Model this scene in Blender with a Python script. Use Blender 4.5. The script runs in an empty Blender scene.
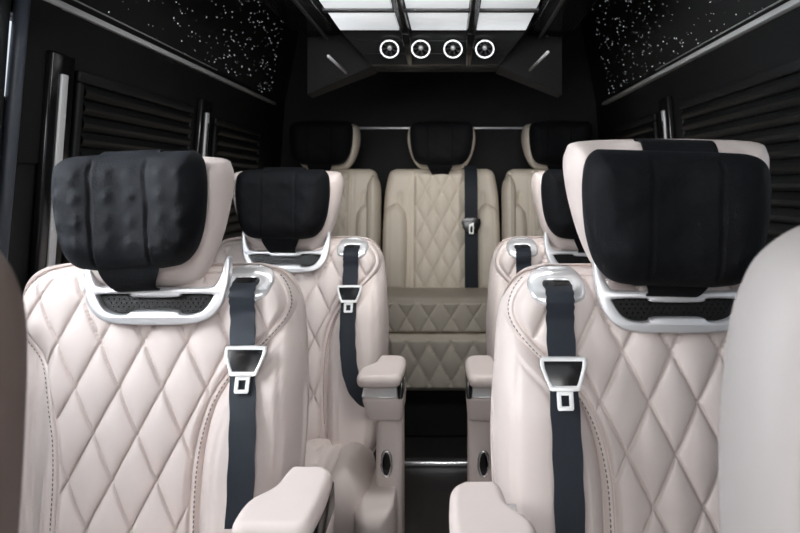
import bpy, bmesh, math, random
import numpy as np
from mathutils import Vector
random.seed(4)
sc = bpy.context.scene
COL = sc.collection
F = 750.0; VX = 450.0; VY = 185.0; EYE = 1.2
TILT = 0.176

# ------------------------------------------------------------------ materials
def new_mat(name):
    m = bpy.data.materials.new(name); m.use_nodes = True
    nt = m.node_tree
    return m, nt, nt.nodes['Principled BSDF']
def set_in(b, **kw):
    for k, v in kw.items():
        k = k.replace('_', ' ')
        if k in b.inputs:
            b.inputs[k].default_value = v
def noise_bump(nt, b, scale, strength, dist=0.001, detail=3.0, coord='Object', kind='noise'):
    tc = nt.nodes.new('ShaderNodeTexCoord')
    if kind == 'noise':
        n = nt.nodes.new('ShaderNodeTexNoise'); n.inputs['Detail'].default_value = detail
        out = n.outputs['Fac']
    else:
        n = nt.nodes.new('ShaderNodeTexVoronoi'); out = n.outputs['Distance']
    n.inputs['Scale'].default_value = scale
    nt.links.new(tc.outputs[coord], n.inputs['Vector'])
    bp = nt.nodes.new('ShaderNodeBump'); bp.inputs['Strength'].default_value = strength
    bp.inputs['Distance'].default_value = dist
    nt.links.new(out, bp.inputs['Height']); nt.links.new(bp.outputs['Normal'], b.inputs['Normal'])
    return n
def vary(nt, b, c1, c2, scale):
    tc = nt.nodes.new('ShaderNodeTexCoord'); n = nt.nodes.new('ShaderNodeTexNoise')
    n.inputs['Scale'].default_value = scale; n.inputs['Detail'].default_value = 4
    r = nt.nodes.new('ShaderNodeValToRGB')
    r.color_ramp.elements[0].position = .35; r.color_ramp.elements[1].position = .65
    r.color_ramp.elements[0].color = (*c1, 1); r.color_ramp.elements[1].color = (*c2, 1)
    nt.links.new(tc.outputs['Object'], n.inputs['Vector']); nt.links.new(n.outputs['Fac'], r.inputs['Fac'])
    nt.links.new(r.outputs['Color'], b.inputs['Base Color'])
def simple(name, col, rough=.5, metal=0., bump=None, col2=None, **kw):
    m, nt, b = new_mat(name)
    set_in(b, Base_Color=(*col, 1), Roughness=rough, Metallic=metal, **kw)
    if col2: vary(nt, b, col, col2, 6.0)
    if bump: noise_bump(nt, b, *bump)
    return m
M = {}
M['leather'] = simple('cream_leather', (.685, .60, .568), .46, bump=(900, .25, .0006), col2=(.72, .637, .605), Specular_IOR_Level=.35)
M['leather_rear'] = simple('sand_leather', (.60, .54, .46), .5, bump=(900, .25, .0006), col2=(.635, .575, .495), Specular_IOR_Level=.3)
M['stitch'] = simple('stitch_thread', (.16, .13, .125), .8, bump=(300, .2))
M['suede'] = simple('black_suede', (.0028, .0031, .004), .75, bump=(220, .5, .0015), col2=(.005, .0055, .007), Specular_IOR_Level=.12, Sheen_Weight=.018, Sheen_Roughness=.45, Sheen_Tint=(.55, .62, .75, 1))
M['belt'] = simple('belt_webbing', (.010, .0135, .019), .65, bump=(700, .5, .0006), col2=(.014, .018, .025), Specular_IOR_Level=.25)
M['silver'] = simple('satin_silver', (.70, .70, .72), .36, .55, bump=(500, .05))
M['brushed'] = simple('brushed_light_bar', (.74, .75, .76), .45, .25, bump=(400, .1))
M['chrome'] = simple('polished_chrome', (.86, .86, .88), .14, .9, bump=(60, .02))
M['guide'] = simple('bright_guide_metal', (.84, .84, .85), .2, .5, bump=(60, .02))
M['white_metal'] = simple('tongue_white_metal', (.82, .82, .82), .35, .2, bump=(300, .05))
M['gloss_black'] = simple('gloss_black_plastic', (.008, .008, .009), .16, bump=(40, .02))
M['grille'] = simple('black_grille', (.003, .003, .0035), .4, bump=(300, .05), Specular_IOR_Level=.25)
M['wall'] = simple('black_wall_trim', (.0045, .005, .0056), .55, bump=(160, .35), col2=(.0065, .007, .0078), Specular_IOR_Level=.3)
M['ceil'] = simple('black_headliner', (.0035, .0035, .004), .8, bump=(220, .4), col2=(.0045, .0045, .005))
M['dark'] = simple('black_carpet', (.006, .006, .006), .95, bump=(350, .6))
M['blind'] = simple('blind_black_slats', (.004, .0045, .005), .45, bump=(80, .1), col2=(.006, .0065, .007), Specular_IOR_Level=.25)
M['pillar'] = simple('window_lit_pillar', (.055, .065, .085), .45, bump=(260, .3), col2=(.065, .075, .095))  # bluish window light on the pillar is put into this colour
M['vent_panel'] = simple('vent_panel_satin', (.022, .0225, .023), .24, bump=(40, .03))
M['leather_front'] = simple('grey_beige_leather', (.47, .43, .415), .5, bump=(900, .25, .0006), col2=(.50, .46, .445))
M['brown'] = simple('shaded_front_leather', (.17, .12, .10), .5, bump=(900, .25, .0006), col2=(.20, .145, .12))  # left front seat: its shade is put into the leather colour
M['base'] = simple('dark_plastic', (.02, .02, .022), .5, bump=(200, .2))
m, nt, b = new_mat('dark_wood_floor')
set_in(b, Roughness=.42)
tc = nt.nodes.new('ShaderNodeTexCoord'); mp = nt.nodes.new('ShaderNodeMapping'); mp.inputs['Scale'].default_value = (14, 1.6, 1)
nz = nt.nodes.new('ShaderNodeTexNoise'); nz.inputs['Scale'].default_value = 3; nz.inputs['Detail'].default_value = 8
rp = nt.nodes.new('ShaderNodeValToRGB'); rp.color_ramp.elements[0].color = (.016, .015, .015, 1); rp.color_ramp.elements[1].color = (.05, .046, .045, 1)
nt.links.new(tc.outputs['Object'], mp.inputs['Vector']); nt.links.new(mp.outputs['Vector'], nz.inputs['Vector'])
nt.links.new(nz.outputs['Fac'], rp.inputs['Fac']); nt.links.new(rp.outputs['Color'], b.inputs['Base Color'])
M['floor'] = m
def emis(name, col, s, base=(.8, .8, .8)):
    m, nt, b = new_mat(name)
    set_in(b, Base_Color=(*base, 1), Emission_Color=(*col, 1), Emission_Strength=s, Roughness=.3)
    return m
M['star'] = emis('star_light', (.86, .92, 1.), .5)
M['ring_light'] = emis('vent_ring_light', (.95, .97, 1.), .9)
# backlit diffuser: brighter towards lamp rows (emission belongs to the lamp itself)
m, nt, b = new_mat('light_diffuser')
set_in(b, Base_Color=(.8, .8, .8, 1), Roughness=.35, Emission_Color=(.93, .97, 1., 1))
tc = nt.nodes.new('ShaderNodeTexCoord'); g = nt.nodes.new('ShaderNodeTexNoise'); g.inputs['Scale'].default_value = 1.6; g.inputs['Detail'].default_value = 0
rp = nt.nodes.new('ShaderNodeMapRange'); rp.inputs['From Min'].default_value = .3; rp.inputs['From Max'].default_value = .7; rp.inputs['To Min'].default_value = .42; rp.inputs['To Max'].default_value = .95
nt.links.new(tc.outputs['Object'], g.inputs['Vector']); nt.links.new(g.outputs['Fac'], rp.inputs['Value'])
nt.links.new(rp.outputs['Result'], b.inputs['Emission Strength'])
M['diffuser'] = m
m, nt, b = new_mat('window_glass')
set_in(b, Base_Color=(.9, .95, 1, 1), Roughness=.02, Transmission_Weight=1., IOR=1.02)
M['glass'] = m

# ------------------------------------------------------------------ object helpers
def link(o, parent=None):
    COL.objects.link(o)
    if parent is not None: o.parent = parent
    return o
def tag(o, label, cat, group=None, kind=None):
    o['label'] = label; o['category'] = cat
    if group: o['group'] = group
    if kind: o['kind'] = kind
    return o
def empty(name, loc, label, cat, group=None):
    o = bpy.data.objects.new(name, None); o.empty_display_size = .05
    o.location = loc; link(o)
    return tag(o, label, cat, group)
def structure(o):
    o['kind'] = 'structure'; return o
def mesh_obj(name, verts, faces, mats, parent=None, smooth=True, fmat=None):
    me = bpy.data.meshes.new(name); me.from_pydata([tuple(map(float, v)) for v in verts], [], faces)
    for mt in (mats if isinstance(mats, (list, tuple)) else [mats]): me.materials.append(mt)
    bm = bmesh.new(); bm.from_mesh(me)
    bmesh.ops.recalc_face_normals(bm, faces=bm.faces[:])
    bm.to_mesh(me); bm.free()
    if fmat is not None: me.polygons.foreach_set('material_index', fmat)
    if smooth: me.polygons.foreach_set('use_smooth', [True] * len(me.polygons))
    o = bpy.data.objects.new(name, me)
    return link(o, parent)
class MB:
    """collects boxes / prisms / tubes into one mesh"""
    def __init__(s): s.v = []; s.f = []; s.m = []
    def add(s, vs, fs, mi=0):
        k = len(s.v); s.v += [tuple(v) for v in vs]; s.f += [tuple(i + k for i in f) for f in fs]; s.m += [mi] * len(fs)
    def hexa(s, c, mi=0):   # 8 corners: bottom 4 (ccw) then top 4
        s.add(c, [(0, 1, 2, 3), (4, 5, 6, 7), (0, 1, 5, 4), (1, 2, 6, 5), (2, 3, 7, 6), (3, 0, 4, 7)], mi)
    def box(s, x0, x1, y0, y1, z0, z1, mi=0):
        s.hexa([(x0, y0, z0), (x1, y0, z0), (x1, y1, z0), (x0, y1, z0), (x0, y0, z1), (x1, y0, z1), (x1, y1, z1), (x0, y1, z1)], mi)
    def tube(s, pts, r, n=10, mi=0, closed=False):
        pts = [Vector(p) for p in pts]; N = len(pts); rings = []
        up = Vector((0, 0, 1))
        for i, p in enumerate(pts):
            a = pts[(i - 1) % N] if closed or i else p
            c = pts[(i + 1) % N] if closed or i < N - 1 else p
            t = (c - a).normalized()
            u = t.cross(up)
            if u.length < .05: u = t.cross(Vector((0, 1, 0)))
            u.normalize(); w = t.cross(u)
            rr = r[i] if isinstance(r, (list, tuple)) else r
            rings.append([p + (u * math.cos(q) + w * math.sin(q)) * rr for q in [2 * math.pi * j / n for j in range(n)]])
        vs = [v for rg in rings for v in rg]; fs = []
        for i in range(N if closed else N - 1):
            for j in range(n):
                i2 = (i + 1) % N
                fs.append((i * n + j, i * n + (j + 1) % n, i2 * n + (j + 1) % n, i2 * n + j))
        if not closed: fs += [tuple(range(n)), tuple((N - 1) * n + j for j in range(n))]
        s.add(vs, fs, mi)
    def build(s, name, mats, parent=None, smooth=False, bevel=0., seg=2):
        o = mesh_obj(name, s.v, s.f, mats, parent, smooth, s.m)
        if bevel:
            md = o.modifiers.new('bevel', 'BEVEL'); md.width = bevel; md.segments = seg; md.limit_method = 'ANGLE'; md.angle_limit = math.radians(35)
            for p in o.data.polygons: p.use_smooth = True
        return o
def catmull(pts, n=10):
    pts = [np.array(p, float) for p in pts]; out = []
    P = [2 * pts[0] - pts[1]] + pts + [2 * pts[-1] - pts[-2]]
    for i in range(1, len(P) - 2):
        for k in range(n):
            t = k / n
            out.append(.5 * ((2 * P[i]) + (-P[i-1] + P[i+1]) * t + (2*P[i-1] - 5*P[i] + 4*P[i+1] - P[i+2]) * t*t + (-P[i-1] + 3*P[i] - 3*P[i+1] + P[i+2]) * t**3))
    out.append(pts[-1]); return np.array(out)
def sstep(a, b, x):
    t = np.clip((x - a) / (b - a), 0, 1); return t * t * (3 - 2 * t)

class Pillow:
    """A closed cushion: outline given by a left and a right edge curve (p as a function of q); thickness rounds off to the rim."""
    def __init__(s, Lp, Rp, smooth=True):
        L = catmull(Lp) if smooth else np.array(Lp, float)
        R = catmull(Rp) if smooth else np.array(Rp, float)
        s.L = L[np.argsort(L[:, 1])]; s.R = R[np.argsort(R[:, 1])]
        s.q0 = max(s.L[0, 1], s.R[0, 1]); s.q1 = min(s.L[-1, 1], s.R[-1, 1])
        q = np.linspace(s.q0, s.q1, 160)
        l = s.lf(q); r = s.rf(q)
        top = np.linspace(l[-1], r[-1], 60); bot = np.linspace(l[0], r[0], 60)
        s.rim = np.vstack([np.c_[l, q], np.c_[top, np.full(60, s.q1)], np.c_[r[::-1], q[::-1]], np.c_[bot[::-1], np.full(60, s.q0)]])
    def lf(s, q): return np.interp(q, s.L[:, 1], s.L[:, 0])
    def rf(s, q): return np.interp(q, s.R[:, 1], s.R[:, 0])
    def dist(s, p, q, bottom=True):
        sh = p.shape; P = np.c_[p.ravel(), q.ravel()]; out = np.empty(len(P))
        A = s.rim; B = np.roll(A, -1, 0); D = B - A; DD = (D * D).sum(1) + 1e-12
        for i in range(0, len(P), 4000):
            c = P[i:i+4000, None, :]
            t = np.clip(((c - A) * D).sum(2) / DD, 0, 1)
            out[i:i+4000] = np.sqrt(((c - (A + t[..., None] * D)) ** 2).sum(2)).min(1)
        return out.reshape(sh)
    def grid(s, nu, nv):
        def mix(n, w): 
            t = np.linspace(0, 1, n); return (1 - w) * t + w * (.5 - .5 * np.cos(math.pi * t))
        u = mix(nu, .7); q = s.q0 + (s.q1 - s.q0) * mix(nv, .6)
        l = s.lf(q); r = s.rf(q)
        p = l[:, None] + (r - l)[:, None] * u[None, :]
        return p, np.repeat(q[:, None], nu, 1)
    def build(s, name, mats, place, hf, hb, r, relief=None, parent=None, nu=40, nv=40, rb=None):
        """place(p,q,h)->x,y,z arrays; hf/hb scalars or fn(p,q,d)"""
        p, q = s.grid(nu, nv); d = s.dist(p, q)
        E = np.sqrt(np.clip(1 - (1 - np.clip(d / r, 0, 1)) ** 2, 0, 1))
        rb = rb or r
        Eb = np.sqrt(np.clip(1 - (1 - np.clip(d / rb, 0, 1)) ** 2, 0, 1))
        HF = hf(p, q, d) if callable(hf) else hf
        H = E * HF
        if relief is not None: H = H + relief(p, q, d)
        rim = np.zeros_like(p, bool); rim[0] = rim[-1] = True; rim[:, 0] = rim[:, -1] = True
        H[rim] = 0
        X, Y, Z = place(p, q, H)
        HB = hb(p, q, d) if callable(hb) else hb
        Xb, Yb, Zb = place(p, q, -Eb * HB)
        V = np.c_[X.ravel(), Y.ravel(), Z.ravel()].tolist()
        n0 = len(V); back = np.full(p.shape, -1, int)
        Vb = np.stack([Xb, Yb, Zb], -1)
        for i in range(nv):
            for j in range(nu):
                if rim[i, j]: back[i, j] = i * nu + j
                else:
                    back[i, j] = len(V); V.append(Vb[i, j].tolist())
        Fc = []
        for i in range(nv - 1):
            for j in range(nu - 1):
                a = i * nu + j
                Fc.append((a, a + 1, a + nu + 1, a + nu))
                f = (back[i, j], back[i+1, j], back[i+1, j+1], back[i, j+1])
                Fc.append(tuple(int(k) for k in f))
        # degenerate duplicates on tiny corners are harmless
        seen = set(); F2 = []
        for f in Fc:
            k = tuple(sorted(f))
            if len(set(k)) < 4 or k in seen: continue
            seen.add(k); F2.append(f)
        return mesh_obj(name, V, F2, mats, parent)

def extruded(name, outer, holes, depth, bevel, mat, place, parent=None, smooth=8, hsm=3):
    """flat plate with holes -> bevelled extrusion, then place(x,z,h)"""
    cu = bpy.data.curves.new(name + '_curve', 'CURVE'); cu.dimensions = '2D'; cu.fill_mode = 'BOTH'
    cu.extrude = depth; cu.bevel_depth = bevel; cu.bevel_resolution = 2; cu.offset = -bevel
    for poly, sm in [(outer, smooth)] + [(h, hsm) for h in holes]:
        pts = poly
        if sm:
            pp = list(poly); cl = [pp[-1]] + pp + [pp[0], pp[1]]
            c = catmull(cl, sm); pts = c[sm:-(sm + 1)]
        sp = cu.splines.new('POLY'); sp.points.add(len(pts) - 1)
        for i, pt in enumerate(pts): sp.points[i].co = (pt[0], pt[1], 0, 1)
        sp.use_cyclic_u = True
    ob = bpy.data.objects.new(name + '_tmp', cu); COL.objects.link(ob)
    dg = bpy.context.evaluated_depsgraph_get(); dg.update()
    me = bpy.data.meshes.new_from_object(ob.evaluated_get(dg))
    COL.objects.unlink(ob); bpy.data.objects.remove(ob)
    vs = np.array([v.co[:] for v in me.vertices]); fs = [tuple(p.vertices) for p in me.polygons]
    bpy.data.meshes.remove(me)
    X, Y, Z = place(vs[:, 0], vs[:, 1], vs[:, 2])
    o = mesh_obj(name, np.c_[X, Y, Z], fs, mat, parent, smooth=True)
    bm = bmesh.new(); bm.from_mesh(o.data); bmesh.ops.remove_doubles(bm, verts=bm.verts[:], dist=1e-5)
    bmesh.ops.recalc_face_normals(bm, faces=bm.faces[:])
    for e in bm.edges:
        if len(e.link_faces) == 2 and e.calc_face_angle(0) > math.radians(40): e.smooth = False
    bm.to_mesh(o.data); bm.free()
    return o

def quilt(p, q, w, h, p0, q0, amp, pw=.34):
    a = (p - p0) / w + (q - q0) / h; b = (p - p0) / w - (q - q0) / h
    k = np.abs(np.sin(math.pi * a) * np.sin(math.pi * b))
    na = np.abs(np.sin(math.pi * a)); nb = np.abs(np.sin(math.pi * b))
    return amp * (k + 1e-5) ** pw - .0060 * (np.exp(-(na / .065) ** 2) + np.exp(-(nb / .065) ** 2)) + .0060
def groove(d, at, wd, depth): return -depth * np.exp(-((d - at) / wd) ** 2)

# ------------------------------------------------------------------ captain seats
D0, XC, ZR = 1.5, -.60, -.15       # the measured seat: depth of its back plane, its centre line, reference height (to the eye)
def cv(px, py):
    dx, dz = (px - VX) / F, (VY - py) / F
    y = (D0 - TILT * ZR) / (1 - TILT * dz)
    return (dx * y - XC, dz * y)    # local a (towards the aisle), z relative to the eye
def cvl(l): return [cv(*t) for t in l]
def plane(z): return (z - ZR) * TILT   # local y of the reclined back plane (z relative to the eye)

A_L = cvl([(72, 266), (46, 272), (28, 286), (20, 305), (15, 335), (9, 380), (4, 430), (2, 480), (2, 533), (6, 600), (30, 640)])
A_R = cvl([(258, 266), (280, 272), (293, 286), (300, 305), (303, 335), (304, 380), (303, 430), (299, 480), (293, 533), (286, 600), (262, 640)])
B_L = cvl([(70, 263), (44, 268), (27, 281), (19, 300), (20, 320), (30, 346), (43, 374), (52, 404), (57, 438), (57, 480), (54, 533), (52, 590), (56, 630)])
B_R = cvl([(258, 262), (278, 267), (291, 279), (298, 298), (294, 316), (276, 338), (254, 358), (235, 380), (221, 405), (211, 440), (206, 480), (204, 533), (204, 590), (200, 630)])
PSR = Pillow(cvl([(284, 316), (270, 334), (250, 354), (230, 382), (218, 406), (210, 440), (206, 480), (204, 533), (204, 600), (215, 640)]), cvl([(292, 314), (300, 332), (305, 380), (305, 430), (301, 480), (295, 533), (288, 600), (270, 640)]))
PSL = Pillow(cvl([(14, 330), (8, 352), (3, 390), (-1, 435), (-2, 480), (-2, 533), (4, 600), (20, 640)]), cvl([(27, 354), (39, 378), (48, 404), (54, 440), (54, 480), (52, 533), (50, 600), (44, 640)]))
PA = Pillow(A_L, A_R); PB = Pillow(B_L, B_R)
QA, QZ = cv(143, 428); QA += .003
def front_A(p, q, d=None):
    """how far the back cushion stands forward of its rim"""
    low = sstep(-.22, -.42, q)
    bol = .010 * low * (np.exp(-((p - .245) / .055) ** 2) + np.exp(-((p + .235) / .055) ** 2))
    sh = .012 * np.exp(-((p - .215) / .07) ** 2 - ((q + .21) / .07) ** 2)
    out = -.035 * sstep(-.26, -.34, q) * sstep(-.15, -.20, p)
    return .052 + bol + sh + out
RA = .05; YM = .03
def surf_A(p, q):
    d = PA.dist(p, q); E = np.sqrt(np.clip(1 - (1 - np.clip(d / RA, 0, 1)) ** 2, 0, 1))
    return plane(q) + YM - E * front_A(p, q)

class Place:
    def __init__(s, side, dz): s.s = side; s.dz = dz
    def P(s, a, y, z): return (s.s * a, y, EYE + z + s.dz)
LOOP_N = 48
def make_seat(side, X, D, label, dz=0., hdx=0., hdz=0., bkx=0., bdx=0., hw_=1., adx=0., arm_dy=0., lea='leather', arms=True, fine=1.0, group=None):
    pl = Place(side, dz); P = pl.P; L = M[lea]
    root = empty('captain_seat', (X, D, 0), label, 'seat', group)
    # --- back cushion with side bolsters
    def relA(p, q, d):
        gr = groove(p - (.205 + .25 * (q + .40)) * 1.0, 0, .004, .006) * sstep(-.30, -.36, q) * sstep(-.70, -.55, q)
        gr2 = groove(-p - (.215 + .10 * (q + .40)), 0, .004, .005) * sstep(-.30, -.36, q)
        return (gr + gr2 + groove(d, .05, .0035, .004)) * sstep(.004, .02, d)
    pa = PA.build('backrest', L, lambda p, q, h: P(p, plane(q) + YM - h, q), front_A, .11, RA, relA, root, int(110 * fine), int(110 * fine), rb=.07)
    # --- side bolsters swelling out below the shoulders
    for nm, sw in ((PSR, 1), (PSL, -1)):
        nm.build('side_bolster', L, (lambda p, q, h: P(p, surf_A(p, q) + .012 - h, q)) if sw > 0 else (lambda p, q, h: P(p, surf_A(p, q) + .012 + np.maximum(0, -.165 - p) * .7 - h, q)), (lambda p, q, d: .012 + .055 * sstep(-.235, -.40, q)) if sw > 0 else (lambda p, q, d: .02), .03, .045, lambda p, q, d: groove(d, .034, .003, .005) * sstep(.01, .03, d), root, int(40 * fine), int(90 * fine))
    # --- quilted facing
    def placeB(p, q, h):
        return P(p, surf_A(p, q) + .004 - h, q)
    def relB(p, q, d):
        inner = sstep(.017, .030, d)
        r = quilt(p, q, .083, .166, QA, QZ, .0145) * inner
        r += .010 * sstep(.0, .012, d) * (1 - inner)
        r += groove(d, .0185, .0022, .006)
        return r
    pb = PB.build('quilted_panel', L, placeB, .006, .01, .012, relB, root, int(200 * fine), int(330 * fine))
    # stitching: short dashes 11 mm in from the rim of the facing
    rim = PB.rim; cen = np.array([0., -.4])
    seg = np.r_[0, np.cumsum(np.linalg.norm(np.diff(rim, axis=0), axis=1))]
    mbs = {-1: MB(), 1: MB()}
    for t in np.arange(0, seg[-1], .0085):
        a = np.interp(t, seg, rim[:, 0]); z = np.interp(t, seg, rim[:, 1])
        a2 = np.interp(t + .002, seg, rim[:, 0]); z2 = np.interp(t + .002, seg, rim[:, 1])
        if z > -.17 or z < -.72: continue
        tx, tz = a2 - a, z2 - z; n = math.hypot(tx, tz)
        if n < 1e-6: continue
        tx /= n; tz /= n; nx, nz = (tz, -tx)
        if PB.lf(z) + .001 > a + nx * .01 or a + nx * .01 > PB.rf(z) - .001: nx, nz = -nx, -nz
        ca, cz = a + nx * .0095, z + nz * .0095
        y = float(surf_A(np.array([[ca]]), np.array([[cz]]))[0, 0]) - .0115
        c = []
        for yy in (y - .0006, y + .003):
            for (i, j) in ((-1, -1), (1, -1), (1, 1), (-1, 1)):
                c.append(P(ca + tx * .0024 * i + nx * .0009 * j, yy, cz + tz * .0024 * i + nz * .0009 * j))
        mbs[1 if ca > .5 * (PB.lf(z) + PB.rf(z)) else -1].hexa(c)
    for mb in mbs.values(): mb.build('stitching', M['stitch'], pb)
    # --- headrest (winged leather block)
    HL = [(-.03, -.200), (-.088, -.195), (-.122, -.168), (-.147, -.12), (-.167, -.055), (-.177, .005), (-.173, .036), (-.152, .053), (-.04, .058)]
    HL = [(a * hw_, z) for a, z in HL]
    HR = [(-a, z) for a, z in HL]
    ph = Pillow(HL, HR); hy = -.035
    def wing(p, q, d): return .042 + .030 * sstep(.08, .16, np.abs(p))
    def relH(p, q, d): return groove(np.abs(p), .128, .003, .004) * sstep(.01, .03, d)
    hd = ph.build('headrest', L, lambda p, q, h: P(p + hdx, hy - h, q + hdz), wing, .05, .055, relH, root, 56, 48)
    for a in (-.06, .06):
        post = MB(); post.tube([P(a, .01, -.30), P(a, -.02, -.12)], .007, 10)
        post.build('headrest_post', M['chrome'], hd, smooth=True)
    # --- silver bracket with grille
    brk = [(-.138, -.140), (-.139, -.165), (-.136, -.195), (-.126, -.228), (-.104, -.252), (-.07, -.262), (0, -.264), (.07, -.262), (.104, -.252), (.126, -.228), (.136, -.195), (.139, -.165), (.138, -.140),
           (.129, -.140), (.124, -.165), (.116, -.186), (.104, -.194), (.06, -.196), (0, -.196), (-.06, -.196), (-.104, -.194), (-.116, -.186), (-.124, -.165), (-.129, -.140)]
    gr = [(-.106, -.208), (-.052, -.207), (-.040, -.213), (.040, -.213), (.052, -.207), (.106, -.208), (.109, -.214), (.094, -.236), (.072, -.245), (.050, -.245), (.038, -.239), (-.038, -.239), (-.050, -.245), (-.072, -.245), (-.094, -.236), (-.109, -.214)]
    fy = lambda z: plane(z) + YM - .052 - .034
    bk = extruded('headrest_bracket', brk, [gr], .008, .0035, M['silver'], lambda x, z, h: P(x + bkx, fy(z) - h, z), root)
    # grille: recessed plate with rows of raised lozenges
    mb = MB(); g2 = [(x * 1.03, -.226 + (z + .226) * 1.12) for x, z in gr]
    n = len(g2)
    vs = [P(x + bkx, fy(z) + .004, z) for x, z in g2] + [P(x + bkx, fy(z) + .009, z) for x, z in g2]
    mb.add(vs, [tuple(range(n)), tuple(range(n, 2 * n))] + [(i, (i + 1) % n, n + (i + 1) % n, n + i) for i in range(n)])
    for r_ in range(5):
        z = -.2115 - r_ * .0072
        for k in range(-12, 13):
            x = k * .0098 + (r_ % 2) * .0049
            lim = .098 - max(0, (-.224 - z)) * 1.1
            if abs(x) > lim or (abs(x) < .043 and (r_ == 0 or r_ == 4)): continue
            w, hh = .0038, .0028
            y0 = fy(z) + .005; x += bkx
            mb.add([P(x - w, y0, z), P(x, y0, z - hh), P(x + w, y0, z), P(x, y0, z + hh), P(x, y0 - .003, z)], [(0, 1, 4), (1, 2, 4), (2, 3, 4), (3, 0, 4)])
    mb.build('grille', M['grille'], bk)
    # --- belt guide on the aisle shoulder
    ga, gz = .207, -.190
    G = [(ga - .042, gz - .006), (ga - .036, gz + .018), (ga - .012, gz + .028), (ga + .018, gz + .026), (ga + .038, gz + .012), (ga + .044, gz - .008), (ga + .036, gz - .024), (ga + .018, gz - .030), (ga - .016, gz - .030), (ga - .036, gz - .022)]
    gd_L = [(ga - .020, gz - .034), (ga - .046, gz - .022), (ga - .050, gz + .004), (ga - .036, gz + .026), (ga - .010, gz + .032)]
    gd_R = [(ga + .022, gz - .034), (ga + .044, gz - .022), (ga + .050, gz - .002), (ga + .042, gz + .018), (ga + .016, gz + .031)]
    pg = Pillow(gd_L, gd_R)
    def relG(p, q, d): return -.009 * np.exp(-((q - gz - .004) / .008) ** 4 - ((p - ga) / .026) ** 4)
    guide = pg.build('belt_guide', M['guide'], lambda p, q, h: P(p, surf_A(p, q) - .014 - h, q), .012, .012, .012, relG, root, 40, 30)
    slot = Pillow([(ga - .022, gz - .003), (ga - .026, gz + .004), (ga - .022, gz + .011)], [(ga + .022, gz - .003), (ga + .026, gz + .004), (ga + .022, gz + .011)])
    slot.build('slot', M['gloss_black'], lambda p, q, h: P(p, surf_A(p, q) - .021 - h, q), .003, .004, .005, None, guide, 12, 8)
    # --- seat belt
    zz = [gz + .006, gz - .006, gz - .020, gz - .034, -.25, -.30, -.36, -.43, -.51, -.60]
    sf = lambda a, z: float(surf_A(np.array([[a]]), np.array([[z]]))[0, 0])
    fr_ = [.018, .034, .036, .034, .030, .046, .062, .078, .085, .085]
    path = [(ga - .002 + bdx * sstep(-.2, -.5, z), sf(ga, z) - f, z) for z, f in zip(zz, fr_)]
    if arms == 2:
        path = path[:-2] + [(ga + .003, sf(ga, -.49) - .088, -.49), (ga + .012, sf(ga, -.55) - .092, -.55), (ga + .034, sf(ga, -.60) - .096, -.60), (ga + .066, sf(ga, -.63) - .085, -.630), (ga + .10, sf(ga, -.64) - .05, -.645)]
    pc = catmull(path, 8)
    mb = MB(); vs = []; hw = .0245
    for i, c in enumerate(pc):
        t = pc[min(i + 1, len(pc) - 1)] - pc[max(i - 1, 0)]
        t = t / np.linalg.norm(t); wd = np.array([-t[2], 0, t[0]]); 
        wd = wd / max(np.linalg.norm(wd), 1e-6)
        if wd[0] < 0: wd = -wd
        if i < 30: wd = np.array([1., 0, 0])
        nn = np.cross(wd, t); 
        if nn[1] > 0: nn = -nn
        yy = 0
        w_ = hw * (.97 + .03 * math.sin(i * .9))
        for sgn in (-1, 1):
            for o_ in (0, .0022):
                v = c + wd * w_ * sgn - nn * o_; vs.append(P(v[0], v[1] + yy, v[2]))
    fs = []
    for i in range(len(pc) - 1):
        a = i * 4; b = a + 4
        fs += [(a, a + 2, b + 2, b), (a + 1, b + 1, b + 3, a + 3), (a, b, b + 1, a + 1), (a + 2, a + 3, b + 3, b + 2)]
    fs += [(0, 1, 3, 2), tuple(len(vs) - 4 + k for k in (0, 2, 3, 1))]
    mb.add(vs, fs)
    belt = mb.build('seat_belt', M['belt'], root, smooth=False)
    # --- belt tongue : trapezoid frame, black core, slotted blade
    tz = -.308; tyf = lambda z: float(np.interp(-z, -pc[:, 2], pc[:, 1])) - .006 if np.isscalar(z) else np.interp(-z, -pc[:, 2], pc[:, 1]) - .006
    tp = lambda x, z, h: P(ga - .002 + bdx * .62 + x, tyf(tz + z) - h, tz + z)
    tongue = extruded('belt_tongue', [(-.0385, .000), (-.037, .006), (-.032, .0085), (.032, .0085), (.037, .006), (.0385, .0), (.037, -.008), (.030, -.026), (.0255, -.037), (.021, -.0415), (-.021, -.0415), (-.0255, -.037), (-.030, -.026), (-.037, -.008)],
                      [[(-.032, .0025), (.032, .0025), (.031, -.007), (.0245, -.025), (.020, -.034), (-.020, -.034), (-.0245, -.025), (-.031, -.007)]], .003, .0018, M['white_metal'], tp, belt, smooth=2, hsm=0)
    extruded('tongue_cover', [(-.033, .003), (.033, .003), (.030, -.010), (.021, -.036), (-.021, -.036), (-.030, -.010)], [], .001, .001, M['gloss_black'], lambda x, z, h: tp(x, z, h), tongue, smooth=0)
    extruded('tongue_blade', [(-.0135, -.039), (.0135, -.039), (.0135, -.067), (.0115, -.070), (-.0115, -.070), (-.0135, -.067)], [[(-.0065, -.048), (.0065, -.048), (.0065, -.064), (-.0065, -.064)]], .0015, .0008, M['white_metal'], tp, tongue, smooth=0, hsm=0)
    # --- seat cushion, base
    CL = [(-.20, -.53), (-.245, -.50), (-.262, -.42), (-.262, -.3), (-.255, -.14), (-.22, -.11)]
    CR = [(.235, -.53), (.285, -.50), (.305, -.42), (.302, -.3), (.285, -.14), (.24, -.11)]
    pc_ = Pillow(CL, CR)
    def hc(p, q, d): return .060 + .045 * (np.exp(-((p - .25) / .06) ** 2) + np.exp(-((p + .215) / .05) ** 2)) * sstep(-.12, -.30, q)
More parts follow.
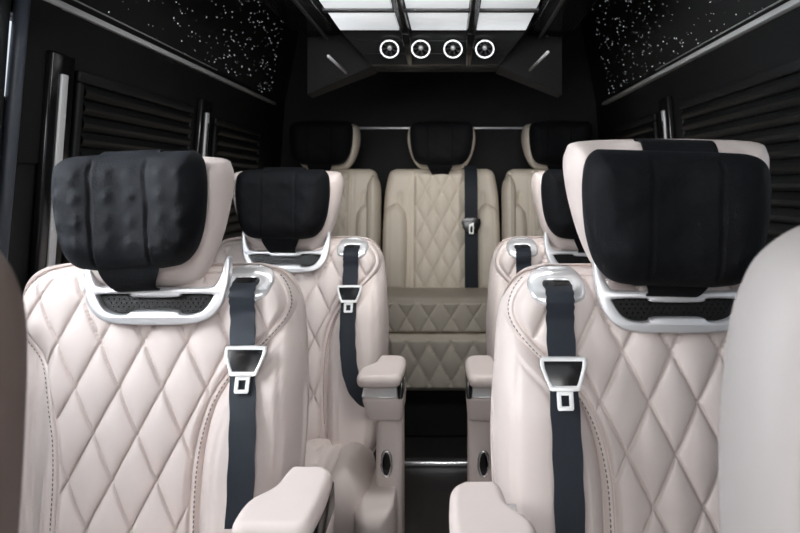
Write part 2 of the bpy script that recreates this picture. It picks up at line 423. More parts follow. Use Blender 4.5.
    def relc(p, q, d):
        mid = sstep(.165, .150, np.abs(p)) * sstep(.02, .05, d)
        return quilt(p, q, .083, .166, 0, 0, .010) * mid + groove(np.abs(p), .162, .004, .010) * sstep(.01, .03, d) + groove(np.abs(p), .200, .004, .010) * sstep(.01, .03, d) + groove(q, -.40, .003, .004) * sstep(.205, .215, p) * sstep(.01, .03, d)
    cu = pc_.build('seat_cushion', L, lambda p, q, h: P(p, q, -.825 + h), hc, .10, .08, relc, root, int(100 * fine), int(100 * fine))
    mb = MB()
    mb.hexa([P(*t) for t in ((-.24, -.48, -1.14), (.25, -.48, -1.14), (.25, .0, -1.14), (-.24, .0, -1.14), (-.23, -.46, -.90), (.24, -.46, -.90), (.24, .02, -.90), (-.23, .02, -.90))])
    mb.build('seat_base', M['base'], root, bevel=.02)
    for a in (-.19, .19):
        mb = MB(); mb.box(-.02 + side * a, .02 + side * a, -.62, .06, .004, .062); mb.build('floor_rail', M['base'], root, bevel=.004)
    # side covers in front of the cushion (leather clad)
    SL = [(.275, -1.12), (.272, -1.0), (.270, -.85), (.272, -.82), (.290, -.795)]
    SR = [(.375, -1.12), (.378, -1.0), (.376, -.84), (.368, -.788), (.345, -.764)]
    ps = Pillow(SL, SR)
    ps.build('side_cover', L, lambda p, q, h: P(p, -.50 - h, q), .075, .32, .045, lambda p, q, d: groove(q - .25 * (p - .32), -.80, .004, .004) * sstep(.01, .03, d), root, 30, 30)
    # --- armrest tower
    if arms:
        az = -.475; y1 = -.275 + arm_dy; P0 = P
        P = lambda a, y, z: P0(a + adx, y, z)
        arm = MB()
        arm.hexa([P(*t) for t in ((.305, y1 - .135, -1.12), (.386, y1 - .135, -1.12), (.386, y1 + .02, -1.12), (.305, y1 + .02, -1.12), (.318, y1 - .135, -.60), (.386, y1 - .135, -.60), (.386, y1 - .01, -.60), (.318, y1 - .01, -.60))])
        ar = arm.build('armrest', L, root, bevel=.018, seg=3)
        bx = MB()
        bx.hexa([P(*t) for t in ((.300, y1 - .17, -.615), (.388, y1 - .17, -.615), (.388, y1 - .005, -.615), (.300, y1 - .005, -.615), (.282, y1 - .19, -.545), (.392, y1 - .19, -.545), (.392, y1, -.545), (.282, y1, -.545))])
        bx.build('armrest_box', L, ar, bevel=.012, seg=3)
        tr = MB(); tr.hexa([P(*t) for t in ((.284, y1 - .196, -.544), (.378, y1 - .196, -.544), (.378, y1 - .01, -.544), (.284, y1 - .01, -.544), (.290, y1 - .17, -.508), (.374, y1 - .17, -.508), (.374, y1 - .01, -.508), (.290, y1 - .01, -.508))])
        tr.build('folding_tray', M['guide'], ar, bevel=.003)
        tr = MB(); tr.hexa([P(*t) for t in ((.379, y1 - .20, -.546), (.392, y1 - .20, -.546), (.392, y1 - .005, -.546), (.379, y1 - .005, -.546), (.379, y1 - .15, -.500), (.390, y1 - .15, -.500), (.390, y1 - .005, -.500), (.379, y1 - .005, -.500))])
        tr.build('tray_slot', M['gloss_black'], ar, bevel=.003)
        PLt = [(.318, y1), (.312, y1 - .02), (.306, y1 - .07), (.296, y1 - .095), (.278, y1 - .125), (.272, y1 - .16), (.274, y1 - .205), (.290, y1 - .218)]
        PRt = [(.372, y1), (.390, y1 - .025), (.393, y1 - .07), (.393, y1 - .12), (.390, y1 - .17), (.386, y1 - .205), (.370, y1 - .218)]
        pp = Pillow(PLt, PRt)
        pp.build('armrest_pad', L, lambda p, q, h: P(p, q, az - .016 + h + (q - y1) * .03), .017, .017, .014, None, ar, 30, 40)
        # oval chrome adjuster on the front of the tower
        oy = y1 - .141
        mb = MB(); mb.tube([P(.345 + .014 * math.cos(t), oy, -.735 + .034 * math.sin(t)) for t in np.linspace(0, 2 * math.pi, 33)[:-1]], .004, 8, closed=True)
        bz = mb.build('adjuster_bezel', M['chrome'], ar, smooth=True)
        pd = Pillow([(.345 - .004, -.735 - .033), (.345 - .012, -.735 - .018), (.345 - .0135, -.735), (.345 - .012, -.735 + .018), (.345 - .004, -.735 + .033)], [(.345 + .004, -.735 - .033), (.345 + .012, -.735 - .018), (.345 + .0135, -.735), (.345 + .012, -.735 + .018), (.345 + .004, -.735 + .033)])
        pd.build('adjuster_button', M['gloss_black'], lambda p, q, h: P(p, oy + .003 - h, q), .004, .004, .008, None, bz, 14, 14)
    return root

def headrest_pillow(side, X, D, label, dz=0., dx=0., tilt=0., group='black suede headrest pillows', scale=1., bumps=True, yoff=0., wx=1., hz=1., pz=0.):
    """suede massage cushion strapped round a headrest; X, D as for the seat"""
    root = empty('headrest_pillow', (X, D, EYE + dz - .05), label, 'pillow', group)
    ct, stl = math.cos(tilt), math.sin(tilt)
    def P(a, y, z, k=1.):
        a = a + dx; zz = .06 + (z - .06) * k + .05
        return ((a * ct - zz * stl) * side * scale * wx, y * scale + yoff, (a * stl + zz * ct) * scale)
    CLp = [(-.06, -.157), (-.105, -.150), (-.131, -.128), (-.145, -.088), (-.152, -.040), (-.153, .008), (-.144, .042), (-.114, .056), (-.05, .058)]
    CRp = [(.06, -.157), (.102, -.150), (.129, -.126), (.145, -.088), (.153, -.040), (.155, .010), (.147, .046), (.118, .061), (.05, .059)]
    pc = Pillow(CLp, CRp); ym = -.112
    def hf(p, q, d): return .050 - .010 * np.exp(-(p / .05) ** 2)
    def rel(p, q, d):
        r = groove(p, -.062, .0021, .008) + groove(p, .048, .0021, .007)
        if bumps:
            for bx in (-.128, -.090, -.03, .016, .078, .116):
                for bz in (-.105, -.065, -.022, .018):
                    r = r + (.0048 if bumps == 1 else .0018) * np.exp(-(((p - bx) / .011) ** 2 + ((q - bz) / .012) ** 2))
        r = r + .0016 * np.sin(p * 60 + q * 35) * np.sin(q * 48)
        return r * sstep(.004, .025, d)
    pc.build('cushion', M['suede'], lambda p, q, h: P(p, ym - h, q + pz, hz), hf, .030, .05, rel, root, 100, 70)
    # strap : flat band looping over the top, behind and under the headrest
    mb = MB(); hw = .062; zc = -.0685; path = []
    N = 64
    for k in range(N):
        t = 2 * math.pi * k / N
        c, s_ = math.cos(t), math.sin(t)
        y = -.040 + (.060 if c > 0 else .088) * (abs(c) ** .5) * (1 if c > 0 else -1)
        z = zc + .1345 * (abs(s_) ** .5) * (1 if s_ > 0 else -1)
        path.append((y, z))
    vs = []; fs = []
    for (y, z) in path:
        n_y = y + .04; n_z = (z - zc); l = math.hypot(n_y / .07, n_z / .14) or 1
        wz = hw if z > -.15 else hw - .022 * sstep(-.15, -.21, np.array(z)).item()
        for a, o_ in ((-wz, 0.), (wz, 0.), (wz, -.004), (-wz, -.004)):
            vs.append(P(a - .006, y + o_ * (n_y / .07) / l, z + o_ * (n_z / .14) / l))
    for k in range(N):
        a = k * 4; b = ((k + 1) % N) * 4
        for j in range(4): fs.append((a + j, a + (j + 1) % 4, b + (j + 1) % 4, b + j))
    mb.add(vs, fs); mb.build('strap', M['suede'], root, smooth=False)
    return root

S1L = make_seat(1, -.60, 1.50, 'cream diamond-quilted captain seat nearest on the left, dark grey belt on its aisle shoulder', arm_dy=.05, hdx=.012, hw_=.93, bkx=.040, bdx=.026, adx=.014)
S1R = make_seat(-1, .392, 1.35, 'cream diamond-quilted captain seat nearest on the right, largest quilted seat in view', dz=.014, arm_dy=.10, hdx=.017, hdz=.009, bkx=.006)
S2L = make_seat(1, -.515, 2.42, 'cream captain seat standing behind the near left quilted seat, belt curling to its base', dz=-.01, arms=2, fine=.75)
S2R = make_seat(-1, .435, 2.42, 'cream captain seat mostly hidden behind the near right quilted seat', dz=-.01, arms=2, fine=.6)
headrest_pillow(1, -.60, 1.50, 'black suede bumpy pillow on the headrest of the near left quilted seat', tilt=math.radians(2.5), dx=.012, wx=.91)
headrest_pillow(-1, .392, 1.35, 'big black suede pillow on the headrest of the near right quilted seat', dz=.012, tilt=math.radians(1.5), dx=.020, bumps=2, hz=1.04, pz=-.014)
headrest_pillow(1, -.515, 2.42, 'black pillow on the headrest of the seat behind the near left quilted seat', dz=-.01, wx=.94, bumps=2)
headrest_pillow(-1, .435, 2.42, 'black pillow half hidden behind the near right headrest', dz=-.01, bumps=2)

# ------------------------------------------------------------------ rear bench row: three seats
RD = 3.92
def make_rear(X, label, belt=False, outer=0, hw=.30):
    L = M['leather_rear']
    root = empty('rear_seat', (X, RD, 0), label, 'rear seat', 'three rear seats along the back wall')
    P = lambda a, y, z: (a, y, EYE + z)
    pln = lambda z: (z + .3) * .15
    zt, zb = .085, -.56
    Lc = [(-hw + .03, zb), (-hw, zb + .06), (-hw - .005, -.30), (-hw, -.08), (-hw + .015, .03), (-hw + .03, .07), (-hw + .06, zt)]
    Rc = [(-a, z) for a, z in Lc]
    pb = Pillow(Lc, Rc)
    qw = hw - .16
    def rel(p, q, d):
        ap = np.abs(p)
        r = quilt(p, q, .084, .166, 0, -.2, .018) * sstep(qw, qw - .01, ap) * sstep(.012, .03, d)
        r += groove(ap, qw + .004, .004, .008) * sstep(.005, .02, d) + groove(ap, qw + .024, .003, .005) * sstep(.005, .02, d)
        r += groove(ap, hw - .085, .012, .010) * sstep(-.02, -.06, q) * sstep(.0, .02, d)
        return r
    bk = pb.build('backrest', L, lambda p, q, h: P(p, pln(q) - h, q), .06, .09, .045, rel, root, 120, 110)
    # low side bolsters with rounded tops
    for sg in (-1, 1):
        topz = -.09
        bl = [(-.062, zb + .02), (-.066, -.40), (-.064, topz - .09), (-.045, topz - .03), (-.012, topz)]
        br = [(.060, zb + .02), (.064, -.40), (.062, topz - .10), (.046, topz - .035), (.0, topz)]
        if sg < 0: bl, br = [(-a, z) for a, z in br], [(-a, z) for a, z in bl]
        pw = Pillow(bl, br); cx = sg * (hw - .06)
        pw.build('side_bolster', L, lambda p, q, h: P(p + cx, pln(q) - .035 - h, q), .07, .05, .04, lambda p, q, d: groove(p * sg, .028, .004, .006) * sstep(.01, .02, d), root, 26, 50)
        if outer == sg:
            pw = Pillow([(-.012, -.33), (-.034, -.30), (-.037, -.15), (-.035, -.01), (-.012, .05)], [(.012, -.33), (.034, -.30), (.037, -.15), (.035, -.01), (.012, .05)]); cx = sg * (hw - .030)
            pw.build('wing_bolster', L, lambda p, q, h: P(p + cx, pln(q) - .06 - h, q), .09, .05, .035, lambda p, q, d: groove(p * sg, -.012, .004, .005) * sstep(.01, .02, d), root, 26, 50)
    HL = [(-.05, .075), (-.115, .088), (-.155, .14), (-.178, .22), (-.175, .285), (-.150, .318), (-.06, .330)]
    ph = Pillow(HL, [(-a, z) for a, z in HL])
    ph.build('headrest', L, lambda p, q, h: P(p, .035 - h, q), lambda p, q, d: .045 + .04 * sstep(.1, .165, np.abs(p)), .05, .05, None, root, 48, 44)
    # cushion and quilted front
    cw = hw - .004
    cl = [(-cw + .03, -.680), (-cw + .004, -.655), (-cw, -.58), (-cw + .004, -.535), (-cw + .03, -.505)]
    pc = Pillow(cl, [(-a, z) for a, z in cl])
    def relc(p, q, d): return quilt(p, q, .10, .17, 0.05, -.595, .014) * sstep(cw - .05, cw - .07, np.abs(p)) * sstep(.010, .024, d) + groove(np.abs(p), cw - .045, .004, .006) * sstep(.01, .03, d)
    # its front leans back towards the floor
    cu = pc.build('seat_cushion', L, lambda p, q, h: P(p, -.52 - h + np.where(h >= 0, (-.5 - q) * .30, 0), q), .06, .42, .030, relc, root, 170, 130, rb=.02)
    fl = [(-cw + .03, -.955), (-cw + .012, -.93), (-cw + .012, -.70), (-cw + .03, -.672)]
    pf = Pillow(fl, [(-a, z) for a, z in fl])
    def relf(p, q, d): return quilt(p, q, .10, .19, 0.0, -.81, .018) * sstep(cw - .06, cw - .08, np.abs(p)) * sstep(.012, .03, d) + groove(np.abs(p), cw - .055, .003, .005) * sstep(.01, .03, d)
    pf.build('front_panel', L, lambda p, q, h: P(p, -.50 - h - .30 * (q + .7), q), .04, .05, .035, relf, root, 100, 70)
    mb = MB(); mb.box(-cw + .02, cw - .02, -.36, -.02, .005, .50); mb.build('seat_base', M['dark'], root, bevel=.01)
    if belt:
        a0 = .152; pts = [(a0, -.02, .10), (a0, -.075, .06), (a0, -.125, -.05), (a0, -.14, -.2), (a0, -.155, -.35), (a0, -.18, -.55)]
        pc2 = catmull(pts, 6); vs = []; fs = []
        for c in pc2:
            for a, o_ in ((-.033, 0), (.033, 0), (.033, .0025), (-.033, .0025)): vs.append(P(c[0] + a, c[1] + o_, c[2]))
        for i in range(len(pc2) - 1):
            for j in range(4): fs.append((i*4 + j, i*4 + (j+1) % 4, i*4 + 4 + (j+1) % 4, i*4 + 4 + j))
        fs += [(0, 1, 2, 3), tuple(len(vs) - 4 + k for k in range(4))]
        mb = MB(); mb.add(vs, fs); bl = mb.build('seat_belt', M['belt'], root)
        tz = -.20
        tg = extruded('belt_tongue', [(-.045, .03), (.045, .03), (.03, -.035), (-.03, -.035)], [], .004, .002, M['gloss_black'], lambda x, z, h: P(a0 + x, -.149 + .1 * z - h, tz + z), bl, smooth=3)
        extruded('tongue_blade', [(-.012, .0), (.012, .012), (.012, -.045), (-.012, -.045)], [[(-.005, -.012), (.006, -.006), (.006, -.036), (-.005, -.036)]], .0015, .0007, M['white_metal'], lambda x, z, h: P(a0 + x, -.156 + .1 * z - h, tz + z), tg, smooth=0)
    return root
make_rear(-.65, 'sand leather rear seat on the left, tall bolster on its aisle side', outer=1, hw=.285)
make_rear(-.045, 'sand leather rear seat in the centre, facing the aisle, black belt down its right side', belt=True)
make_rear(.555, 'sand leather rear seat on the right, partly behind the right captain seats', outer=-1, hw=.28)
for X, lab in ((-.665, 'black pillow on the left rear headrest'), (-.045, 'black pillow on the middle rear headrest above the aisle'), (.570, 'black pillow on the right rear headrest')):
    headrest_pillow(1, X, RD, lab, dz=.265, bumps=False, yoff=.07, scale=1.06)

# ------------------------------------------------------------------ blurred front seats next to the camera
def make_front(label, D, edge, s, lm='leather_front'):
    """edge: inner edge curve (px) as seen; s=+1 the seat lies to the right of its edge"""
    root = empty('front_seat', (0, D, 0), label, 'seat', 'two front seats either side of the camera')
    ed = [((px - VX) / F * D, (VY - py) / F * D) for px, py in edge]
    ed.sort(key=lambda t: t[1])
    xm = ed[0][0] + s * .27
    out = [(2 * xm - x, z) for x, z in ed]
    Lp, Rp = (ed, out) if s > 0 else (out, ed)
    pb = Pillow(Lp, Rp)
    def rel(p, q, d): return groove(d, .044, .0055, .022) - .012 * sstep(.046, .075, d)
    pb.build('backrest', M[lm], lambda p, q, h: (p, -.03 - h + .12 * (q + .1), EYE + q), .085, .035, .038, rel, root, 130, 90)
    zt = ed[-1][1]
    hl = [(xm - .06, zt + .03), (xm - .12, zt + .06), (xm - .13, zt + .14), (xm - .11, zt + .20), (xm - .05, zt + .215)]
    hr = [(2 * xm - a, z) for a, z in hl]
    ph = Pillow(hl, hr)
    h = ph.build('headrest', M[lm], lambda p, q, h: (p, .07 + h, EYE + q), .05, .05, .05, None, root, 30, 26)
    for dx in (-.05, .05):
        mb = MB(); mb.tube([(xm + dx, .1, EYE + zt - .08), (xm + dx, .08, EYE + zt + .06)], .006)
        mb.build('headrest_post', M['chrome'], h, smooth=True)
    cl = [(xm - .20, -.58), (xm - .25, -.52), (xm - .25, -.12), (xm - .2, -.06)]
    pc = Pillow(cl, [(2 * xm - a, z) for a, z in cl])
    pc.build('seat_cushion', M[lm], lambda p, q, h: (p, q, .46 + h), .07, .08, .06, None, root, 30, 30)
    mb = MB(); mb.box(xm - .2, xm + .2, -.5, -.1, .005, .40); mb.build('seat_base', M['base'], root, bevel=.02)
    return root
make_front('out-of-focus cream front seat back at the right edge of the view', .72, [(838, 207), (796, 222), (769, 236), (746, 256), (730, 284), (720, 312), (713, 350), (706, 400), (702, 450), (702, 533), (708, 640), (722, 760)], 1)
make_front('out-of-focus shade-darkened front seat back at the left edge of the view', .62, [(-50, 218), (-8, 232), (17, 255), (33, 284), (43, 325), (47, 400), (48, 533), (45, 640), (25, 800)], -1, 'brown')

# ------------------------------------------------------------------ shell
TZ, TX_L, TX_R, K = .43, -.937, .828, .072
def xl(z): return TX_L - K * (TZ - z)
def xr(z): return TX_R + K * (TZ - z)
RY = 4.25; FY = -.9; ROOF = .92
mb = MB(); mb.box(-1.25, 1.15, FY, RY + .1, -.06, 0); structure(mb.build('floor', M['floor']))
mb = MB(); mb.box(-1.05, .95, -.35, RY + .1, EYE + ROOF, EYE + ROOF + .05); structure(mb.build('ceiling', M['ceil']))
mb = MB(); mb.box(-1.2, 1.1, RY, RY + .06, 0, EYE + ROOF); structure(mb.build('wall_rear', M['ceil']))
def wall(name, fx, sg, holes):
    """side wall from floor to the rail, in panels around the openings (y0,y1,z0,z1)"""
    mb = MB(); t = .05 * sg
    ys = sorted({FY + .3, RY} | {h[0] for h in holes} | {h[1] for h in holes}); zs = sorted({-EYE, TZ + .03} | {h[2] for h in holes} | {h[3] for h in holes})
    for y0, y1 in zip(ys, ys[1:]):
        for z0, z1 in zip(zs, zs[1:]):
            yc, zc = (y0 + y1) / 2, (z0 + z1) / 2
            if any(h[0] < yc < h[1] and h[2] < zc < h[3] for h in holes): continue
            a, b = fx(z0), fx(z1)
            mb.hexa([(a, y0, EYE + z0), (a + t, y0, EYE + z0), (a + t, y1, EYE + z0), (a, y1, EYE + z0), (b, y0, EYE + z1), (b + t, y0, EYE + z1), (b + t, y1, EYE + z1), (b, y1, EYE + z1)])
    return structure(mb.build(name, M['wall']))
HL_ = [(-.55, .50, -.08, .44), (.60, 1.48, -.08, .44), (1.56, 1.76, .19, .37)]
HR_ = [(.25, 1.46, -.12, .36)]
wall('wall_left', xl, -1, HL_); wall('wall_right', xr, 1, HR_)
k = 1
for fx, sg, hs in ((xl, -1, HL_), (xr, 1, HR_)):
    for h in hs:
        mb = MB(); y0, y1, z0, z1 = h
        o = .02 * sg; o2 = .025 * sg
        mb.hexa([(fx(z0) + o, y0, EYE + z0), (fx(z0) + o2, y0, EYE + z0), (fx(z0) + o2, y1, EYE + z0), (fx(z0) + o, y1, EYE + z0), (fx(z1) + o, y0, EYE + z1), (fx(z1) + o2, y0, EYE + z1), (fx(z1) + o2, y1, EYE + z1), (fx(z1) + o, y1, EYE + z1)])
        structure(mb.build('window_%d' % k, M['glass'])); k += 1
# star-lit upper side panels, rising from the rails to the roof
def upper(name, x0, x1, sg):
    mb = MB(); o = .03 * sg
    mb.hexa([(x0, FY + .5, EYE + TZ), (x0 + o, FY + .5, EYE + TZ), (x0 + o, RY, EYE + TZ), (x0, RY, EYE + TZ), (x1, FY + .5, EYE + ROOF), (x1 + o, FY + .5, EYE + ROOF), (x1 + o, RY, EYE + ROOF), (x1, RY, EYE + ROOF)])
    return structure(mb.build(name, M['ceil']))
UL, UR = (TX_L - .006, -.845), (TX_R + .006, .736)
upper('wall_upper_left', *UL, -1); upper('wall_upper_right', *UR, 1)
def stars(x0, x1, sg, label, n=430):
    mb = MB()
    for _ in range(n):
        t = .06 + .92 * random.random(); y = 1.5 + (3.9 - 1.5) * random.random() ** .8
        c = Vector((x0 + (x1 - x0) * t - sg * .001, y, EYE + TZ + (ROOF - TZ) * t))
        r = random.choice((.0007, .001, .0013, .0017, .0024)) * (.75 + .12 * y)
        mb.add([c + Vector(v) * r for v in ((1, 0, 0), (-1, 0, 0), (0, 1, 0), (0, -1, 0), (0, 0, 1), (0, 0, -1))], [(0, 2, 4), (2, 1, 4), (1, 3, 4), (3, 0, 4), (2, 0, 5), (1, 2, 5), (3, 1, 5), (0, 3, 5)])
    return tag(mb.build('star_light', M['star']), label, 'star lights', kind='stuff')
stars(*UL, -1, 'tiny white fibre optic stars scattered over the upper left panel'); stars(*UR, 1, 'tiny white fibre optic stars scattered over the upper right panel')
# silver rails under the star panels
for i, (x, sg) in enumerate(((TX_L, 1), (TX_R, -1))):
    mb = MB(); mb.box(min(x, x + sg * .022), max(x, x + sg * .014), .3, 3.98, EYE + TZ - .007, EYE + TZ + .008)
    mb.box(min(x, x + sg * .008), max(x, x + sg * .008), .3, 3.0, EYE + TZ + .028, EYE + TZ + .031)
    structure(mb.build('trim_%d' % (i + 1), M['brushed'], bevel=.004))
# chrome strip across the rear wall, chrome step edge on the floor
mb = MB(); mb.box(-.60, .50, RY - .012, RY - .001, EYE + .316, EYE + .328); structure(mb.build('trim_3', M['silver'], bevel=.002))
mb = MB(); mb.box(-.95, .85, 3.19, 3.245, .001, .022); structure(mb.build('trim_4', M['chrome'], bevel=.006))
# rounded pillar cover by the front door, window light put into its colour
mb = MB(); pts = [(xl(z) + .022, 1.597 + .03 * z, EYE + z) for z in np.linspace(-1.0, .40, 15)]
mb.tube(pts, .016, 14); structure(mb.build('trim_5', M['pillar'], smooth=True))
mb = MB(); pts = [(xl(z) + .02, 1.534, EYE + z) for z in np.linspace(-1.0, .40, 15)]
mb.tube(pts, .020, 14); structure(mb.build('trim_6', M['wall'], smooth=True))

mb = MB(); z0, z1 = .05, .44
mb.hexa([(xl(z0) + .001, 1.614, EYE + z0), (xl(z0) + .006, 1.614, EYE + z0), (xl(z0) + .006, 1.80, EYE + z0), (xl(z0) + .001, 1.80, EYE + z0), (xl(z1) + .001, 1.614, EYE + z1), (xl(z1) + .006, 1.614, EYE + z1), (xl(z1) + .006, 1.80, EYE + z1), (xl(z1) + .001, 1.80, EYE + z1)])
structure(mb.build('trim_9', M['wall']))
# louvred blinds over the side windows
def blind(fx, sg, y0, y1, z1, label):
    root = empty('window_blind', (fx(0), (y0 + y1) / 2, EYE - .40), label, 'blind', 'black louvred side window blinds')
    ox, oy, oz = root.location
    z0 = -.40; pit = .041; n = int((z1 - z0 - .05) / pit)
    mb = MB(); prof = []
    for i in range(n):
        zb = z1 - .03 - (i + 1) * pit
        for t in (0., .12, .3, .5, .7, .86, .97):
            z = zb + pit * t; dep = .004 + .020 * math.sin(math.pi * min(1, t * 1.0)) ** .7 * (1 - .35 * t)
            prof.append((z, dep))
    prof.sort()
    vs = []; fs = []
    for (z, dep) in prof:
        for y in (y0 + .03, y1 - .03): vs.append((fx(z) - sg * dep - ox, y - oy, EYE + z - oz))
    for i in range(len(prof) - 1): fs.append((2*i, 2*i+1, 2*i+3, 2*i+2))
    k = len(vs)
    for z in (prof[0][0], prof[-1][0]):
        for y in (y0 + .03, y1 - .03): vs.append((fx(z) + sg * .0 - ox, y - oy, EYE + z - oz))
    m_ = 2 * (len(prof) - 1)
    fs += [(0, 1, k + 1, k), (m_, m_ + 1, k + 3, k + 2), (k, k + 1, k + 3, k + 2)]
    mb.add(vs, fs); mb.build('slats', M['blind'], root)
    fr = MB()
    def bar(ya, yb, za, zb, dep=.016):
        fr.hexa([(fx(za) - sg * .001 - ox, ya - oy, EYE + za - oz), (fx(za) - sg * dep - ox, ya - oy, EYE + za - oz), (fx(za) - sg * dep - ox, yb - oy, EYE + za - oz), (fx(za) - sg * .001 - ox, yb - oy, EYE + za - oz),
                 (fx(zb) - sg * .001 - ox, ya - oy, EYE + zb - oz), (fx(zb) - sg * dep - ox, ya - oy, EYE + zb - oz), (fx(zb) - sg * dep - ox, yb - oy, EYE + zb - oz), (fx(zb) - sg * .001 - ox, yb - oy, EYE + zb - oz)])
    bar(y0, y1, z1 - .03, z1); bar(y0, y1, z0, z0 + .03); bar(y0, y0 + .03, z0 + .03, z1 - .03); bar(y1 - .03, y1, z0 + .03, z1 - .03)
    fr.build('blind_frame', M['wall'], root, bevel=.005)
    return root
blind(xl, -1, 1.89, 2.74, .29, 'long black louvred blind on the left wall behind the near left headrest')
blind(xl, -1, 3.0, 3.72, .27, 'smaller black louvred blind deeper along the left wall')
blind(xr, 1, 1.70, 2.70, .30, 'long black louvred blind on the right wall beside the near right quilted seat')
blind(xr, 1, 3.03, 3.74, .29, 'smaller black louvred blind deeper along the right wall')
# pillar housings with a silver bar
def pillar(fx, sg, y, z0, z1, w, label):
    root = empty('pillar_handle', (fx(0), y, EYE + z0), label, 'handle', 'black pillar housings with silver bars')
    ox, oy, oz = root.location
    def hx(mb, ya, yb, za, zb, d0, d1):
        mb.hexa([(fx(za) - sg * d0 - ox, ya - oy, EYE + za - oz), (fx(za) - sg * d1 - ox, ya - oy, EYE + za - oz), (fx(za) - sg * d1 - ox, yb - oy, EYE + za - oz), (fx(za) - sg * d0 - ox, yb - oy, EYE + za - oz),
                 (fx(zb) - sg * d0 - ox, ya - oy, EYE + zb - oz), (fx(zb) - sg * d1 - ox, ya - oy, EYE + zb - oz), (fx(zb) - sg * d1 - ox, yb - oy, EYE + zb - oz), (fx(zb) - sg * d0 - ox, yb - oy, EYE + zb - oz)])
    mb = MB(); hx(mb, y - w, y + w, z0, z1, .001, .022); mb.build('housing', M['gloss_black'], root, bevel=.006)
    mb = MB(); hx(mb, y - w * .30, y + w * .26, z0 + .03, z1 - .05, .021, .028); bar = mb.build('bar', M['brushed'], root, bevel=.003)
    if w >= .06:
        mb = MB(); hx(mb, y - w * .10, y + w * .08, z0 + .05, z1 - .09, .0285, .030); mb.build('bar_inset', M['gloss_black'], bar)
    return root
pillar(xl, -1, 1.80, -.26, .315, .055, 'tall silver-barred black pillar housing nearest the left edge of the view')
pillar(xl, -1, 2.86, -.26, .325, .06, 'silver-barred black pillar housing between the two left blinds')
pillar(xr, 1, 2.87, -.26, .335, .06, 'silver-barred black pillar housing between the two right blinds')

# ------------------------------------------------------------------ ceiling console with light panels and vents
CZ = .55; S = CZ / .48
CXL, CXR = -.355 * S * .955, .235 * S * .93
root = empty('ceiling_console', (-.06, 2.2, EYE + CZ), 'black ceiling console with glowing white light panels and four round air vents', 'ceiling light')
ox, oy, oz = root.location
def W(x, y, z): return (x - ox, y - oy, EYE + z - oz)
yE = 176 and F * CZ / (VY - 29.5)          # rear edge of the last lit row
def px2(px, py, z=CZ):
    y = F * z / (VY - py); return ((px - VX) / F * y, y)
xL = px2(337, 29.5)[0]; xR = px2(529, 29.5)[0]
dL = px2(405.5, 29.5)[0]; dR = px2(471.5, 29.5)[0]
# side skirts / body : wide black tray
mb = MB()
def bx(x0, x1, y0, y1, z0, z1, mi=0):
    a = W(x0, y0, z0); b = W(x1, y1, z1); mb.box(a[0], b[0], a[1], b[1], a[2], b[2], mi)
yS = .9
bx(xL - .16, xR + .16, yS, 3.0, CZ + .03, ROOF - .002)
bx(xL - .16, xL - .012, yS, yE, CZ - .005, CZ + .03); bx(xR + .012, xR + .16, yS, yE, CZ - .005, CZ + .03)
# drop box carrying the vents : sloping front, tapered sides
yV = yE + .02; zV = .455; yB = F * zV / (VY - 65)
vL = (371 - VX) / F * yB; vR = (499 - VX) / F * yB
prism = [W(xL - .02, yV, CZ + .03), W(xR + .02, yV, CZ + .03), W(xR + .02, 3.02, CZ + .03), W(xL - .02, 3.02, CZ + .03),
         W(vL, yB, zV), W(vR, yB, zV), W(vR, 3.02, zV), W(vL, 3.02, zV)]
body = mb.build('console_body', M['gloss_black'], root, bevel=.006)
mb = MB(); mb.hexa(prism); mb.build('vent_panel', M['vent_panel'], root, bevel=.004)
mb = MB()
# angled cheeks left and right of the drop box
for sg, xa, xb in ((-1, xL - .16, vL), (1, xR + .16, vR)):
    mb = MB()
    mb.hexa([W(xb, yB + .02, zV), W(xa, yB + .1, zV - .10), W(xa, 3.06, zV - .10), W(xb, 3.06, zV), W(xb, yB + .02, CZ + .03), W(xa, yB + .1, CZ + .03), W(xa, 3.06, CZ + .03), W(xb, 3.06, CZ + .03)])
    mb.build('cheek', M['ceil'], root)
# light panels : three columns, rows towards the front
rowp = .30; g_ = .012
for r in range(5):
    y1 = yE - .008 - r * (rowp + .022); y0 = y1 - rowp
    for (xa, xb) in ((xL + .012, dL - .022), (dL + .022, dR - .018), (dR + .018, xR - .012)):
        mb = MB(); a = W(xa, y0, CZ - .004); b = W(xb, y1, CZ + .012); mb.box(a[0], b[0], a[1], b[1], a[2], b[2])
        mb.build('light_panel', M['diffuser'], root, bevel=.002)
for r in range(5):
    y1 = yE - .008 - r * (rowp + .022) - rowp - .011
    for (xa, xb) in ((xL + .004, dL - .014), (dL + .014, dR - .014), (dR + .014, xR - .004)):
        mb = MB(); a = W(xa, y1 - .016, CZ - .012); b = W(xb, y1 + .012, CZ + .014); mb.box(a[0], b[0], a[1], b[1], a[2], b[2])
        mb.build('cross_bar', M['base'], root, bevel=.002)
# dark dividers running on down between the vents
for x_, xv in ((dL, (410.5 - VX) / F * yB), (dR, (468.5 - VX) / F * yB)):
    mb = MB(); w = .016
    a = W(x_ - w, yS, CZ - .016); b = W(x_ + w, yE, CZ + .02); mb.box(a[0], b[0], a[1], b[1], a[2], b[2])
    mb.hexa([W(x_ - w, yE, CZ - .016), W(x_ + w, yE, CZ - .016), W(x_ + w, yE + .03, CZ + .01), W(x_ - w, yE + .03, CZ + .01),
             W(xv - .012, yB - .006, zV - .004), W(xv + .008, yB - .006, zV - .004), W(xv + .008, yB + .02, zV), W(xv - .012, yB + .02, zV)])
    mb.build('divider', M['gloss_black'], root, bevel=.004)
